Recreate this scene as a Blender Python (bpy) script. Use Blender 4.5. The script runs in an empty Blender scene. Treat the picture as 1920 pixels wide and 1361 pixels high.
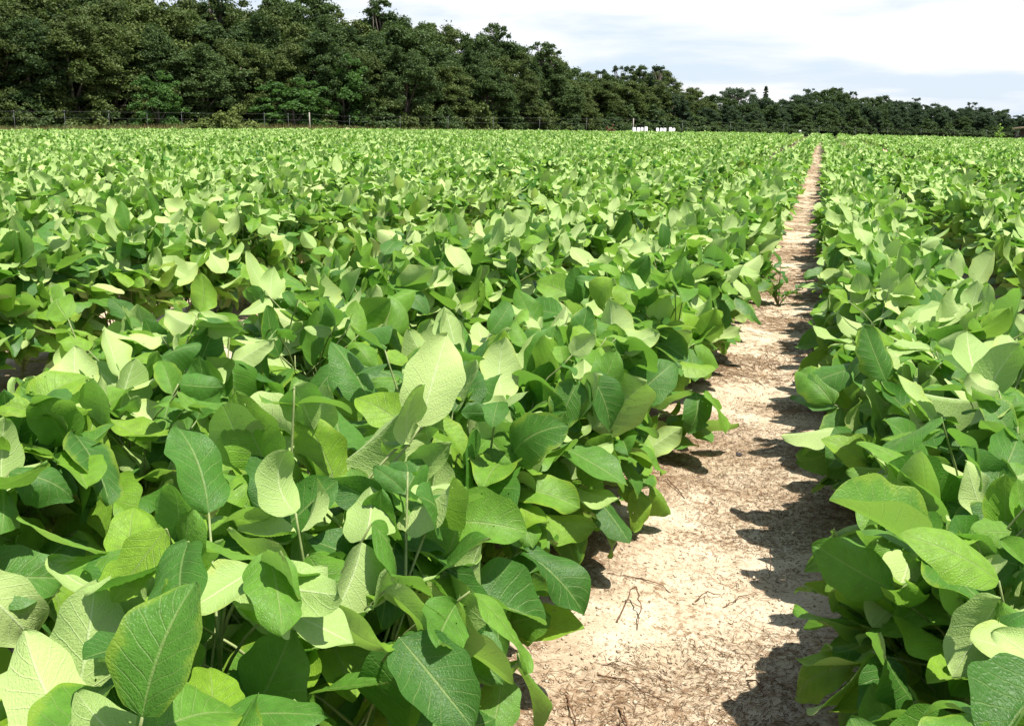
import bpy, math
import numpy as np
from mathutils import Matrix, Vector

sc = bpy.context.scene
COL = sc.collection
rng = np.random.default_rng(11)
R = math.radians

# ------------------------------------------------------------------ camera
FPX, IW, IH = 1867.0, 1920.0, 1361.0
HCAM = 1.0
ROLL, PITCH, YAW = R(0.65), R(13.29), R(16.82)
fw0 = np.array([-math.sin(YAW), math.cos(YAW), 0.0])
r0 = np.array([math.cos(YAW), math.sin(YAW), 0.0])
FWD = fw0 * math.cos(PITCH) + np.array([0, 0, -math.sin(PITCH)])
UP0 = fw0 * math.sin(PITCH) + np.array([0, 0, math.cos(PITCH)])
RIGHT = r0 * math.cos(ROLL) + UP0 * math.sin(ROLL)
UPV = -r0 * math.sin(ROLL) + UP0 * math.cos(ROLL)
cd = bpy.data.cameras.new("camera")
cam = bpy.data.objects.new("camera", cd)
COL.objects.link(cam)
cd.sensor_fit = 'HORIZONTAL'
cd.sensor_width = 36.0
cd.lens = 36.0 * FPX / IW
cd.clip_start, cd.clip_end = 0.05, 3000.0
cam.matrix_world = Matrix(((RIGHT[0], UPV[0], -FWD[0], 0), (RIGHT[1], UPV[1], -FWD[1], 0),
                           (RIGHT[2], UPV[2], -FWD[2], HCAM), (0, 0, 0, 1)))
sc.camera = cam


def ray(px, py):
    d = RIGHT * (px - IW / 2) + UPV * (IH / 2 - py) + FWD * FPX
    return d / np.hypot(d[0], d[1])          # unit horizontal length


def at_dist(px, py, dist):
    """ground position and height of what stands at horizontal distance DIST behind pixel (px, py)"""
    d = ray(px, py)
    return d[0] * dist, d[1] * dist, HCAM + d[2] * dist


def on_ground(px, py, h=0.0):
    d = ray(px, py)
    t = (h - HCAM) / d[2]
    return d[0] * t, d[1] * t


# ------------------------------------------------------------------ light
SUN_EL, SUN_AZ = R(70), math.atan2(-0.12, 0.95)         # azimuth measured from +X towards +Y
SUND = np.array([math.cos(SUN_EL) * math.cos(SUN_AZ), math.cos(SUN_EL) * math.sin(SUN_AZ), math.sin(SUN_EL)])
sl = bpy.data.lights.new("sun", 'SUN')
sl.energy, sl.angle, sl.color = 5.0, R(0.55), (1.0, 0.95, 0.86)
sun = bpy.data.objects.new("sun", sl)
COL.objects.link(sun)
sun.rotation_euler = Vector(SUND).to_track_quat('Z', 'Y').to_euler()
sun.location = (8, 4, 20)

w = bpy.data.worlds.new("World")
sc.world = w
w.use_nodes = True
nt = w.node_tree
nt.nodes.clear()


def N(nt, t, **kw):
    n = nt.nodes.new(t)
    for k, v in kw.items():
        if k.startswith('i_'):
            n.inputs[int(k[2:]) if k[2:].isdigit() else k[2:]].default_value = v
        else:
            setattr(n, k, v)
    return n


def math_(nt, op, a, b=None, c=None, clamp=False):
    n = nt.nodes.new('ShaderNodeMath')
    n.operation = op
    n.use_clamp = clamp
    for k, v in enumerate((a, b, c)):
        if v is None:
            continue
        if isinstance(v, (int, float)):
            n.inputs[k].default_value = v
        else:
            nt.links.new(v, n.inputs[k])
    return n.outputs[0]


def mixc(nt, f, a, b, mode='MIX'):
    n = nt.nodes.new('ShaderNodeMix')
    n.data_type = 'RGBA'
    n.blend_type = mode
    for s, v in ((0, f), (6, a), (7, b)):
        if isinstance(v, (int, float)):
            n.inputs[s].default_value = v
        elif isinstance(v, tuple):
            n.inputs[s].default_value = v if len(v) == 4 else (*v, 1)
        else:
            nt.links.new(v, n.inputs[s])
    return n.outputs[2]


def maprange(nt, v, a, b, c=0.0, d=1.0, smooth=False):
    n = nt.nodes.new('ShaderNodeMapRange')
    n.clamp = True
    if smooth:
        n.interpolation_type = 'SMOOTHSTEP'
    nt.links.new(v, n.inputs[0])
    for k, x in enumerate((a, b, c, d)):
        n.inputs[k + 1].default_value = x
    return n.outputs[0]


sky = N(nt, 'ShaderNodeTexSky', sky_type='NISHITA', sun_disc=False, sun_elevation=SUN_EL,
        sun_rotation=math.pi / 2 - SUN_AZ, air_density=1.0, dust_density=1.0, ozone_density=1.0)
tc = N(nt, 'ShaderNodeTexCoord')
sep = N(nt, 'ShaderNodeSeparateXYZ')
nt.links.new(tc.outputs['Generated'], sep.inputs[0])
zc = math_(nt, 'ADD', math_(nt, 'MAXIMUM', sep.outputs[2], 0.0), 0.16)
comb = N(nt, 'ShaderNodeCombineXYZ')
nt.links.new(math_(nt, 'DIVIDE', sep.outputs[0], zc), comb.inputs[0])
nt.links.new(math_(nt, 'DIVIDE', sep.outputs[1], zc), comb.inputs[1])
mp = N(nt, 'ShaderNodeMapping')
mp.inputs['Rotation'].default_value = (0, 0, R(16))
mp.inputs['Scale'].default_value = (0.62, 0.85, 1)
mp.inputs['Location'].default_value = (0.35, 2.1, 0)
nt.links.new(comb.outputs[0], mp.inputs[0])
n1 = N(nt, 'ShaderNodeTexNoise', i_Scale=1.25, i_Detail=8.0, i_Roughness=0.52, i_Distortion=0.25)
nt.links.new(mp.outputs[0], n1.inputs['Vector'])
n2 = N(nt, 'ShaderNodeTexNoise', i_Scale=0.5, i_Detail=3.0, i_Roughness=0.5)
nt.links.new(mp.outputs[0], n2.inputs['Vector'])
cover = maprange(nt, math_(nt, 'ADD', math_(nt, 'MULTIPLY', n1.outputs[0], 0.7), math_(nt, 'MULTIPLY', n2.outputs[0], 0.3)),
                 0.41, 0.52, 0.06, 1.0, True)
thick = maprange(nt, n2.outputs[0], 0.42, 0.68, 0.0, 1.0, True)
cloud = mixc(nt, thick, (5.7, 5.75, 5.8), (5.0, 5.35, 5.95))
# pale, thinly veiled blue between the clouds
skyc = mixc(nt, 0.88, sky.outputs[0], (3.95, 4.6, 5.4))
# the cloud lies low round the horizon; overhead the sky is open
low = maprange(nt, sep.outputs[2], 0.22, 0.6, 1.0, 0.12, True)
skyc = mixc(nt, low, sky.outputs[0], skyc)
skycol = mixc(nt, math_(nt, 'MULTIPLY', cover, low), skyc, cloud)
bg = N(nt, 'ShaderNodeBackground', i_Strength=0.1)
nt.links.new(skycol, bg.inputs[0])
wo = N(nt, 'ShaderNodeOutputWorld')
nt.links.new(bg.outputs[0], wo.inputs[0])

vs = sc.view_settings
vs.view_transform, vs.look, vs.gamma, vs.use_curve_mapping = 'Standard', 'None', 1.0, False
vs.exposure = 0.9
cy = sc.cycles
cy.max_bounces, cy.diffuse_bounces, cy.glossy_bounces, cy.transmission_bounces, cy.transparent_max_bounces = 8, 4, 2, 4, 8
cy.caustics_reflective = cy.caustics_refractive = False


# ------------------------------------------------------------------ helpers
def tag(o, label=None, cat=None, group=None, kind=None):
    for k, v in (('label', label), ('category', cat), ('group', group), ('kind', kind)):
        if v:
            o[k] = v
    return o


def link(name, data=None, parent=None, loc=None):
    o = bpy.data.objects.new(name, data)
    COL.objects.link(o)
    if parent is not None:
        o.parent = parent
    if loc is not None:
        o.location = loc
    return o


def mesh_np(name, V, F, mat, uv=None, tint=None, smooth=True, tris=None):
    """V (n,3); F (m,4) quads and/or tris (k,3); uv per vertex; tint per vertex"""
    me = bpy.data.meshes.new(name)
    V = np.asarray(V, np.float32)
    F = np.zeros((0, 4), np.int32) if F is None else np.asarray(F, np.int32)
    T = np.zeros((0, 3), np.int32) if tris is None else np.asarray(tris, np.int32)
    loops = np.concatenate([F.ravel(), T.ravel()]).astype(np.int32)
    tot = np.concatenate([np.full(len(F), 4, np.int32), np.full(len(T), 3, np.int32)])
    st = np.concatenate([[0], np.cumsum(tot)[:-1]]).astype(np.int32)
    me.vertices.add(len(V))
    me.vertices.foreach_set('co', V.ravel())
    me.loops.add(len(loops))
    me.loops.foreach_set('vertex_index', loops)
    me.polygons.add(len(tot))
    me.polygons.foreach_set('loop_start', st)
    me.polygons.foreach_set('loop_total', tot)
    if smooth:
        me.polygons.foreach_set('use_smooth', np.ones(len(tot), bool))
    if uv is not None:
        l = me.uv_layers.new(name='UVMap')
        l.data.foreach_set('uv', np.asarray(uv, np.float32)[loops].ravel())
    if tint is not None:
        a = me.attributes.new('tint', 'FLOAT', 'POINT')
        a.data.foreach_set('value', np.asarray(tint, np.float32))
    me.materials.append(mat)
    me.update(calc_edges=True)
    return me


class MB:
    """collects pieces into one mesh"""
    def __init__(s):
        s.V, s.F, s.T, s.UV, s.t, s.n = [], [], [], [], [], 0

    def add(s, V, F, T=None, uv=None, tint=0.0):
        V = np.asarray(V, float)
        s.V.append(V)
        if F is not None and len(F):
            s.F.append(np.asarray(F) + s.n)
        if T is not None and len(T):
            s.T.append(np.asarray(T) + s.n)
        s.UV.append(np.zeros((len(V), 2)) if uv is None else uv)
        s.t.append(np.full(len(V), tint) if np.isscalar(tint) else tint)
        s.n += len(V)

    def tube(s, pts, r0, r1=None, k=6, tint=0.0, wob=0.0):
        pts = np.asarray(pts, float)
        n = len(pts)
        r1 = r0 if r1 is None else r1
        rad = np.linspace(r0, r1, n)
        if wob:
            rad = rad * (1 + wob * rng.standard_normal(n))
        tg = np.gradient(pts, axis=0)
        tg /= np.linalg.norm(tg, axis=1, keepdims=True) + 1e-12
        ref = np.array([1.0, 0, 0]) if abs(tg[0, 0]) < 0.7 else np.array([0, 1.0, 0])
        a = np.cross(tg, ref)
        a /= np.linalg.norm(a, axis=1, keepdims=True)
        b = np.cross(tg, a)
        an = np.arange(k) * 2 * math.pi / k
        V = pts[:, None] + rad[:, None, None] * (a[:, None] * np.cos(an)[None, :, None] + b[:, None] * np.sin(an)[None, :, None])
        V = V.reshape(-1, 3)
        i = np.arange(n - 1)[:, None] * k
        j = np.arange(k)[None]
        j2 = (j + 1) % k
        F = np.stack([i + j, i + j2, i + k + j2, i + k + j], -1).reshape(-1, 4)
        V = np.vstack([V, pts[0], pts[-1]])
        c0, c1 = n * k, n * k + 1
        jj = np.arange(k)
        T = np.vstack([np.stack([np.full(k, c0), (jj + 1) % k, jj], 1),
                       np.stack([np.full(k, c1), (n - 1) * k + jj, (n - 1) * k + (jj + 1) % k], 1)])
        s.add(V, F, T, None, tint)

    def box(s, c, d, rot=None, tint=0.0):
        c, d = np.asarray(c, float), np.asarray(d, float) / 2
        V = np.array([[x, y, z] for x in (-1, 1) for y in (-1, 1) for z in (-1, 1)], float) * d
        if rot is not None:
            V = V @ np.asarray(rot).T
        F = [[0, 1, 3, 2], [4, 6, 7, 5], [0, 4, 5, 1], [2, 3, 7, 6], [0, 2, 6, 4], [1, 5, 7, 3]]
        s.add(V + c, F, None, None, tint)

    def mesh(s, name, mat, smooth=True):
        return mesh_np(name, np.vstack(s.V), np.vstack(s.F) if s.F else None, mat, np.vstack(s.UV),
                       np.concatenate(s.t), smooth, np.vstack(s.T) if s.T else None)

    def build(s, name, mat, parent=None, loc=None, smooth=True):
        return link(name, s.mesh(name, mat, smooth), parent, loc)


def vnoise(x, y, seed=0):
    """value noise, vectorised"""
    xi, yi = np.floor(x).astype(np.int64), np.floor(y).astype(np.int64)
    fx, fy = x - xi, y - yi
    fx, fy = fx * fx * (3 - 2 * fx), fy * fy * (3 - 2 * fy)

    def h(a, b):
        n = (a * 374761393 + b * 668265263 + seed * 982451653) & 0x7fffffff
        n = ((n ^ (n >> 13)) * 1274126177) & 0x7fffffff
        return ((n ^ (n >> 16)) & 0xffff) / 65535.0
    return (h(xi, yi) * (1 - fx) + h(xi + 1, yi) * fx) * (1 - fy) + (h(xi, yi + 1) * (1 - fx) + h(xi + 1, yi + 1) * fx) * fy


def fbm(x, y, seed=0, o=4):
    s, a, t = 0.0, 0.5, 0.0
    for k in range(o):
        s = s + a * vnoise(x * 2 ** k, y * 2 ** k, seed + k * 7)
        t += a
        a *= 0.5
    return s / t


def sstep(x, a, b):
    t = np.clip((x - a) / (b - a), 0, 1)
    return t * t * (3 - 2 * t)


def new_mat(name):
    m = bpy.data.materials.new(name)
    m.use_nodes = True
    m.node_tree.nodes.clear()
    return m, m.node_tree


def simple_mat(name, c1, c2, scale=20.0, rough=0.7, bump=0.2, attr=False, stretch=(1, 1, 1)):
    m, t = new_mat(name)
    tc = N(t, 'ShaderNodeTexCoord')
    mp = N(t, 'ShaderNodeMapping')
    mp.inputs['Scale'].default_value = stretch
    t.links.new(tc.outputs['Object'], mp.inputs[0])
    nz = N(t, 'ShaderNodeTexNoise', i_Scale=scale, i_Detail=6.0, i_Roughness=0.65)
    t.links.new(mp.outputs[0], nz.inputs['Vector'])
    f = maprange(t, nz.outputs[0], 0.3, 0.7)
    if attr:
        at = N(t, 'ShaderNodeAttribute', attribute_name='tint')
        f = math_(t, 'ADD', math_(t, 'MULTIPLY', f, 0.35), math_(t, 'MULTIPLY', at.outputs['Fac'], 0.65), clamp=True)
    col = mixc(t, f, c1, c2)
    p = N(t, 'ShaderNodeBsdfPrincipled', i_Roughness=rough)
    t.links.new(col, p.inputs['Base Color'])
    if bump:
        b = N(t, 'ShaderNodeBump', i_Strength=bump, i_Distance=0.01)
        t.links.new(nz.outputs[0], b.inputs['Height'])
        t.links.new(b.outputs[0], p.inputs['Normal'])
    o = N(t, 'ShaderNodeOutputMaterial')
    t.links.new(p.outputs[0], o.inputs[0])
    return m


def leaf_mat(name, veins=True):
    """two-sided soybean leaf: dark glossy top, pale underside, light passes through"""
    m, t = new_mat(name)
    L = t.links.new
    geo = N(t, 'ShaderNodeNewGeometry')
    oi = N(t, 'ShaderNodeObjectInfo')
    at = N(t, 'ShaderNodeAttribute', attribute_name='tint')
    tint = math_(t, 'FRACT', math_(t, 'ADD', at.outputs['Fac'], oi.outputs['Random']))
    r = N(t, 'ShaderNodeValToRGB')
    e = r.color_ramp.elements
    e[0].position, e[0].color = 0.0, (0.034, 0.112, 0.016, 1)
    e[1].position, e[1].color = 1.0, (0.20, 0.35, 0.026, 1)
    for p, c in ((0.28, (0.058, 0.170, 0.020, 1)), (0.55, (0.100, 0.240, 0.023, 1)), (0.8, (0.150, 0.305, 0.027, 1))):
        x = e.new(p)
        x.color = c
    L(tint, r.inputs[0])
    ru = N(t, 'ShaderNodeValToRGB')
    e = ru.color_ramp.elements
    e[0].position, e[0].color = 0.0, (0.28, 0.425, 0.115, 1)
    e[1].position, e[1].color = 1.0, (0.48, 0.61, 0.225, 1)
    L(tint, ru.inputs[0])
    top, und = r.outputs[0], ru.outputs[0]
    uv = N(t, 'ShaderNodeUVMap', uv_map='UVMap')
    normal = None
    if veins:
        s = N(t, 'ShaderNodeSeparateXYZ')
        L(uv.outputs[0], s.inputs[0])
        U = s.outputs[0]
        A = math_(t, 'ABSOLUTE', math_(t, 'MULTIPLY', math_(t, 'SUBTRACT', s.outputs[1], 0.5), 2.0))
        wob = N(t, 'ShaderNodeTexNoise', i_Scale=3.0, i_Detail=1.0)
        L(uv.outputs[0], wob.inputs['Vector'])
        ph = math_(t, 'MULTIPLY', math_(t, 'SUBTRACT', U, math_(t, 'MULTIPLY', math_(t, 'POWER', A, 0.85), 0.25)), 8.0)
        ph = math_(t, 'ADD', ph, math_(t, 'MULTIPLY', wob.outputs[0], 0.5))
        tri = math_(t, 'ABSOLUTE', math_(t, 'SUBTRACT', math_(t, 'FRACT', ph), 0.5))      # 0.5 on a vein, 0 between two
        tri = math_(t, 'SUBTRACT', 0.5, tri)
        side = maprange(t, tri, 0.012, 0.075, 1.0, 0.0, True)
        side = math_(t, 'MULTIPLY', side, maprange(t, A, 0.75, 1.0, 1.0, 0.15))
        mid = maprange(t, A, 0.018, 0.06, 1.0, 0.0, True)
        vein = math_(t, 'MAXIMUM', mid, math_(t, 'MULTIPLY', side, 0.6))
        mpv = N(t, 'ShaderNodeMapping')
        mpv.inputs['Scale'].default_value = (1.5, 1.0, 1)
        L(uv.outputs[0], mpv.inputs[0])
        vor = N(t, 'ShaderNodeTexVoronoi', feature='DISTANCE_TO_EDGE', i_Scale=22.0)
        L(mpv.outputs[0], vor.inputs['Vector'])
        cell = maprange(t, vor.outputs['Distance'], 0.0, 0.3, 0.0, 1.0, True)
        nz = N(t, 'ShaderNodeTexNoise', i_Scale=5.0, i_Detail=4.0)
        L(mpv.outputs[0], nz.inputs['Vector'])
        pat = maprange(t, nz.outputs[0], 0.3, 0.7, 0.82, 1.18)
        pc = N(t, 'ShaderNodeCombineColor')
        for k in range(3):
            L(pat, pc.inputs[k])
        top = mixc(t, 1.0, top, pc.outputs[0], 'MULTIPLY')
        top = mixc(t, math_(t, 'MULTIPLY', math_(t, 'SUBTRACT', 1.0, cell), 0.16), top, (0.11, 0.2, 0.05))
        top = mixc(t, math_(t, 'MULTIPLY', vein, 0.62), top, (0.23, 0.31, 0.10))
        und = mixc(t, math_(t, 'MULTIPLY', vein, 0.8), und, (0.56, 0.66, 0.34))
        und = mixc(t, math_(t, 'MULTIPLY', math_(t, 'SUBTRACT', 1.0, cell), 0.25), und, (0.42, 0.52, 0.2))
        # a few chewed or scorched specks on some leaves
        sp = N(t, 'ShaderNodeTexVoronoi', feature='F1', i_Scale=3.3)
        add = N(t, 'ShaderNodeVectorMath', operation='ADD')
        L(uv.outputs[0], add.inputs[0])
        L(tint, add.inputs[1])
        L(add.outputs[0], sp.inputs['Vector'])
        speck = math_(t, 'MULTIPLY', maprange(t, sp.outputs['Distance'], 0.035, 0.05, 1.0, 0.0),
                      math_(t, 'GREATER_THAN', math_(t, 'FRACT', math_(t, 'MULTIPLY', tint, 7.31)), 0.8))
        top = mixc(t, math_(t, 'MULTIPLY', speck, 0.85), top, (0.10, 0.06, 0.025))
        und = mixc(t, math_(t, 'MULTIPLY', speck, 0.7), und, (0.16, 0.11, 0.05))
        yel = math_(t, 'MULTIPLY', maprange(t, math_(t, 'ADD', A, math_(t, 'MULTIPLY', math_(t, 'SUBTRACT', nz.outputs[0], 0.5), 0.9)), 0.72, 1.02, 0.0, 0.55, True),
                    math_(t, 'GREATER_THAN', math_(t, 'FRACT', math_(t, 'MULTIPLY', tint, 5.17)), 0.72))
        top = mixc(t, yel, top, (0.24, 0.33, 0.03))
        und = mixc(t, yel, und, (0.42, 0.50, 0.12))
        hgt = math_(t, 'ADD', math_(t, 'MULTIPLY', cell, 0.35),
                    math_(t, 'MULTIPLY', math_(t, 'SUBTRACT', 1.0, vein), 1.0))
        b = N(t, 'ShaderNodeBump', i_Strength=0.55, i_Distance=0.0015)
        L(hgt, b.inputs['Height'])
        normal = b.outputs[0]
    col = mixc(t, geo.outputs['Backfacing'], top, und)
    p = N(t, 'ShaderNodeBsdfPrincipled')
    L(col, p.inputs['Base Color'])
    L(maprange(t, geo.outputs['Backfacing'], 0, 1, 0.47, 0.62), p.inputs['Roughness'])
    p.inputs['Specular IOR Level'].default_value = 0.28
    tr = N(t, 'ShaderNodeBsdfTranslucent')
    trc = mixc(t, tint, (0.14, 0.36, 0.035), (0.28, 0.50, 0.06))
    L(trc, tr.inputs[0])
    if normal is not None:
        L(normal, p.inputs['Normal'])
        L(normal, tr.inputs['Normal'])
    mx = N(t, 'ShaderNodeMixShader', i_0=0.36)
    L(p.outputs[0], mx.inputs[1])
    L(tr.outputs[0], mx.inputs[2])
    out = mx.outputs[0]
    if veins:
        hole = math_(t, 'MULTIPLY', maprange(t, sp.outputs['Distance'], 0.040, 0.044, 1.0, 0.0),
                     math_(t, 'GREATER_THAN', math_(t, 'FRACT', math_(t, 'MULTIPLY', tint, 13.7)), 0.7))
        tb = N(t, 'ShaderNodeBsdfTransparent')
        m2 = N(t, 'ShaderNodeMixShader')
        L(hole, m2.inputs[0])
        L(out, m2.inputs[1])
        L(tb.outputs[0], m2.inputs[2])
        out = m2.outputs[0]
    o = N(t, 'ShaderNodeOutputMaterial')
    L(out, o.inputs[0])
    return m


def tree_leaf_mat(name, dark, light, trans=(0.10, 0.17, 0.03), k=0.2):
    m, t = new_mat(name)
    L = t.links.new
    at = N(t, 'ShaderNodeAttribute', attribute_name='tint')
    oi = N(t, 'ShaderNodeObjectInfo')
    f = math_(t, 'ADD', math_(t, 'MULTIPLY', at.outputs['Fac'], 0.7), math_(t, 'MULTIPLY', oi.outputs['Random'], 0.3))
    col = mixc(t, f, dark, light)
    p = N(t, 'ShaderNodeBsdfPrincipled', i_Roughness=0.55)
    p.inputs['Specular IOR Level'].default_value = 0.12
    L(col, p.inputs['Base Color'])
    tr = N(t, 'ShaderNodeBsdfTranslucent', i_0=(*trans, 1))
    mx = N(t, 'ShaderNodeMixShader', i_0=k)
    L(p.outputs[0], mx.inputs[1])
    L(tr.outputs[0], mx.inputs[2])
    o = N(t, 'ShaderNodeOutputMaterial')
    L(mx.outputs[0], o.inputs[0])
    return m


# ------------------------------------------------------------------ ground
AZ0 = YAW                                         # camera heading, left of +Y


def polar(x, y):
    return np.hypot(x, y), np.degrees(np.arctan2(x, y))      # azimuth from +Y, right positive


def field_edge(az):
    return np.interp(az, [-60, -44, -28, -16, -5, 2, 12, 30], [60, 62, 68, 71, 75, 79, 83, 86])


def rise(x, y):
    d, az = polar(x, y)
    b = np.interp(az, [-60, -44, -27, -15, -6, 0, 10, 25], [0.0, 0.0, 0.2, 0.22, 0.23, 0.2, 0.05, 0.0])
    return b * sstep(d, 22, 66) * (1 - sstep(d, 74, 95))


ROWS_L = [-0.63, -1.40, -3.02]
ROWS_R = [0.35, 1.42]
ROWS = sorted(ROWS_L + [-3.02 - 1.0 * k for k in range(1, 75)] + ROWS_R + [1.42 + 1.0 * k for k in range(1, 26)])
ROWA = np.array(ROWS)


def ground_z(x, y):
    x, y = np.asarray(x, float), np.asarray(y, float)
    d, az = polar(x, y)
    i = np.clip(np.searchsorted(ROWA, x), 1, len(ROWA) - 1)
    near = np.minimum(np.abs(x - ROWA[i - 1]), np.abs(x - ROWA[i]))
    fade = 1 - sstep(d, 15, 40)
    z = rise(x, y) + fade * (0.035 * np.cos(np.clip(near / 0.5, 0, 1) * math.pi) * 0.5 - 0.0175)
    z = z + fade * (0.030 * (fbm(x * 2.1, y * 1.7, 3) - 0.5) + 0.016 * (fbm(x * 11, y * 9, 5, 3) - 0.5)
                    + 0.007 * (fbm(x * 40, y * 36, 9, 2) - 0.5))
    return z


def spaced(parts):
    out = []
    for a, b, n in parts:
        out.append(np.linspace(a, b, n, endpoint=False))
    return np.concatenate(out + [[parts[-1][1]]])


def geo_sp(a, b, n):
    return (a * (b / a) ** np.linspace(0, 1, n))


gx = np.concatenate([-geo_sp(6, 900, 46)[::-1], np.linspace(-6, -1.2, 130, endpoint=False)[1:], np.linspace(-1.2, 0.7, 150, endpoint=False),
                     np.linspace(0.7, 5, 110, endpoint=False), geo_sp(5, 900, 46)])
gy = np.concatenate([-geo_sp(1.5, 900, 26)[::-1], np.linspace(-1.5, 0.9, 40, endpoint=False)[1:], np.linspace(0.9, 4.5, 270, endpoint=False),
                     np.linspace(4.5, 12, 240, endpoint=False), geo_sp(12, 1200, 90)])
GX, GY = np.meshgrid(gx, gy)
GZ = ground_z(GX, GY)
nx, ny = len(gx), len(gy)
ii = (np.arange(ny - 1)[:, None] * nx + np.arange(nx - 1)[None]).ravel()
GF = np.stack([ii, ii + 1, ii + nx + 1, ii + nx], 1)
gd, gaz = polar(GX, GY)
ri = np.clip(np.searchsorted(ROWA, GX), 1, len(ROWA) - 1)
nearrow = np.minimum(np.abs(GX - ROWA[ri - 1]), np.abs(GX - ROWA[ri]))
litter_shade = np.clip((1 - sstep(nearrow, 0.12, 0.48)) * 0.75 + (fbm(GX * 2.6 + 0.8 * GY, GY * 3.4 - GX, 51, 4) - 0.5) * 2.0 + 0.42 * sstep(GY, 5, 14), 0, 1)  # litter patches; the browning near rows also paints in the brown of their shade
verge = sstep(gd - field_edge(gaz), -0.5, 1.5)

m_soil, t = new_mat("sandy_soil")
L = t.links.new
geo = N(t, 'ShaderNodeNewGeometry')
pos = geo.outputs['Position']


def noi(scale, det=4.0, ro=0.6, vec=None, **k):
    n = N(t, 'ShaderNodeTexNoise', i_Scale=scale, i_Detail=det, i_Roughness=ro)
    L(vec if vec is not None else pos, n.inputs['Vector'])
    return n.outputs[0]


big, mid_, fine, grain = noi(1.7), noi(9.0, 5.0), noi(60.0, 4.0, 0.7), noi(420.0, 2.0)
c = mixc(t, maprange(t, mid_, 0.32, 0.66, 0, 1, True), (0.475, 0.39, 0.275), (0.605, 0.515, 0.385))
c = mixc(t, maprange(t, big, 0.42, 0.62, 0, 0.55, True), c, (0.50, 0.395, 0.28))
# brown crumbled residue lying in the sand, in patches and in a fine speckle
pm = N(t, 'ShaderNodeMapping')
pm.inputs['Scale'].default_value = (1.0, 2.4, 1.0)
pm.inputs['Rotation'].default_value = (0, 0, R(-18))
L(pos, pm.inputs[0])
patch = maprange(t, noi(3.3, 6.0, 0.7, pm.outputs[0]), 0.44, 0.60, 0.1, 1, True)
sp1 = maprange(t, fine, 0.47, 0.60, 0, 1)
c = mixc(t, math_(t, 'MULTIPLY', math_(t, 'MULTIPLY', patch, sp1), 0.85), c, (0.155, 0.085, 0.04))
c = mixc(t, math_(t, 'MULTIPLY', maprange(t, noi(150.0, 3.0, 0.6), 0.575, 0.64), 0.7), c, (0.11, 0.062, 0.032))
c = mixc(t, math_(t, 'MULTIPLY', maprange(t, grain, 0.35, 0.7), 0.22), c, (0.40, 0.30, 0.20))
lt = N(t, 'ShaderNodeAttribute', attribute_name='litter_shade')
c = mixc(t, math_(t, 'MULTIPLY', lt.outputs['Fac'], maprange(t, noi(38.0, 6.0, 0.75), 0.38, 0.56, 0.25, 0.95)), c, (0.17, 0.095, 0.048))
va = N(t, 'ShaderNodeAttribute', attribute_name='tint')
vg = mixc(t, maprange(t, noi(0.9, 6.0), 0.35, 0.65), (0.045, 0.06, 0.022), (0.16, 0.13, 0.06))
c = mixc(t, va.outputs['Fac'], c, vg)
p = N(t, 'ShaderNodeBsdfPrincipled', i_Roughness=0.95)
p.inputs['Specular IOR Level'].default_value = 0.15
L(c, p.inputs['Base Color'])
bh = math_(t, 'ADD', math_(t, 'MULTIPLY', fine, 0.7), math_(t, 'MULTIPLY', grain, 0.25))
b = N(t, 'ShaderNodeBump', i_Strength=0.8, i_Distance=0.012)
L(bh, b.inputs['Height'])
L(b.outputs[0], p.inputs['Normal'])
o = N(t, 'ShaderNodeOutputMaterial')
L(p.outputs[0], o.inputs[0])
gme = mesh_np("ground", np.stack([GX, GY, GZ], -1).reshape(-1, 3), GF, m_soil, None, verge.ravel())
la = gme.attributes.new('litter_shade', 'FLOAT', 'POINT')
la.data.foreach_set('value', litter_shade.ravel().astype(np.float32))
gnd = link("ground", gme)
tag(gnd, "pale sandy soil of the field with bits of brown straw", "ground", None, "structure")

# ------------------------------------------------------------------ leaflets (vectorised)
M_LEAF = leaf_mat("soybean_leaf")
M_LEAF_FAR = leaf_mat("soybean_leaf_far", False)
M_STEM = simple_mat("soybean_stem", (0.12, 0.17, 0.05), (0.26, 0.30, 0.11), 40, 0.6, 0.2)


def wshape(u):
    return 2.44 * np.clip(u, 0, 1) ** 0.58 * np.clip(1 - u, 0, 1) ** 0.74


def leaflet_params(n, rng):
    return dict(w=rng.uniform(0.285, 0.372, n), bend=rng.normal(0.55, 0.55, n), fold=rng.normal(0.20, 0.24, n),
                cup=rng.normal(-0.4, 0.7, n), amp=rng.uniform(0.015, 0.065, n), ph=rng.uniform(0, 6.28, n),
                tw=rng.normal(0, 0.35, n), side=rng.normal(0, 0.12, n), tint=rng.uniform(0, 1, n))


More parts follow.
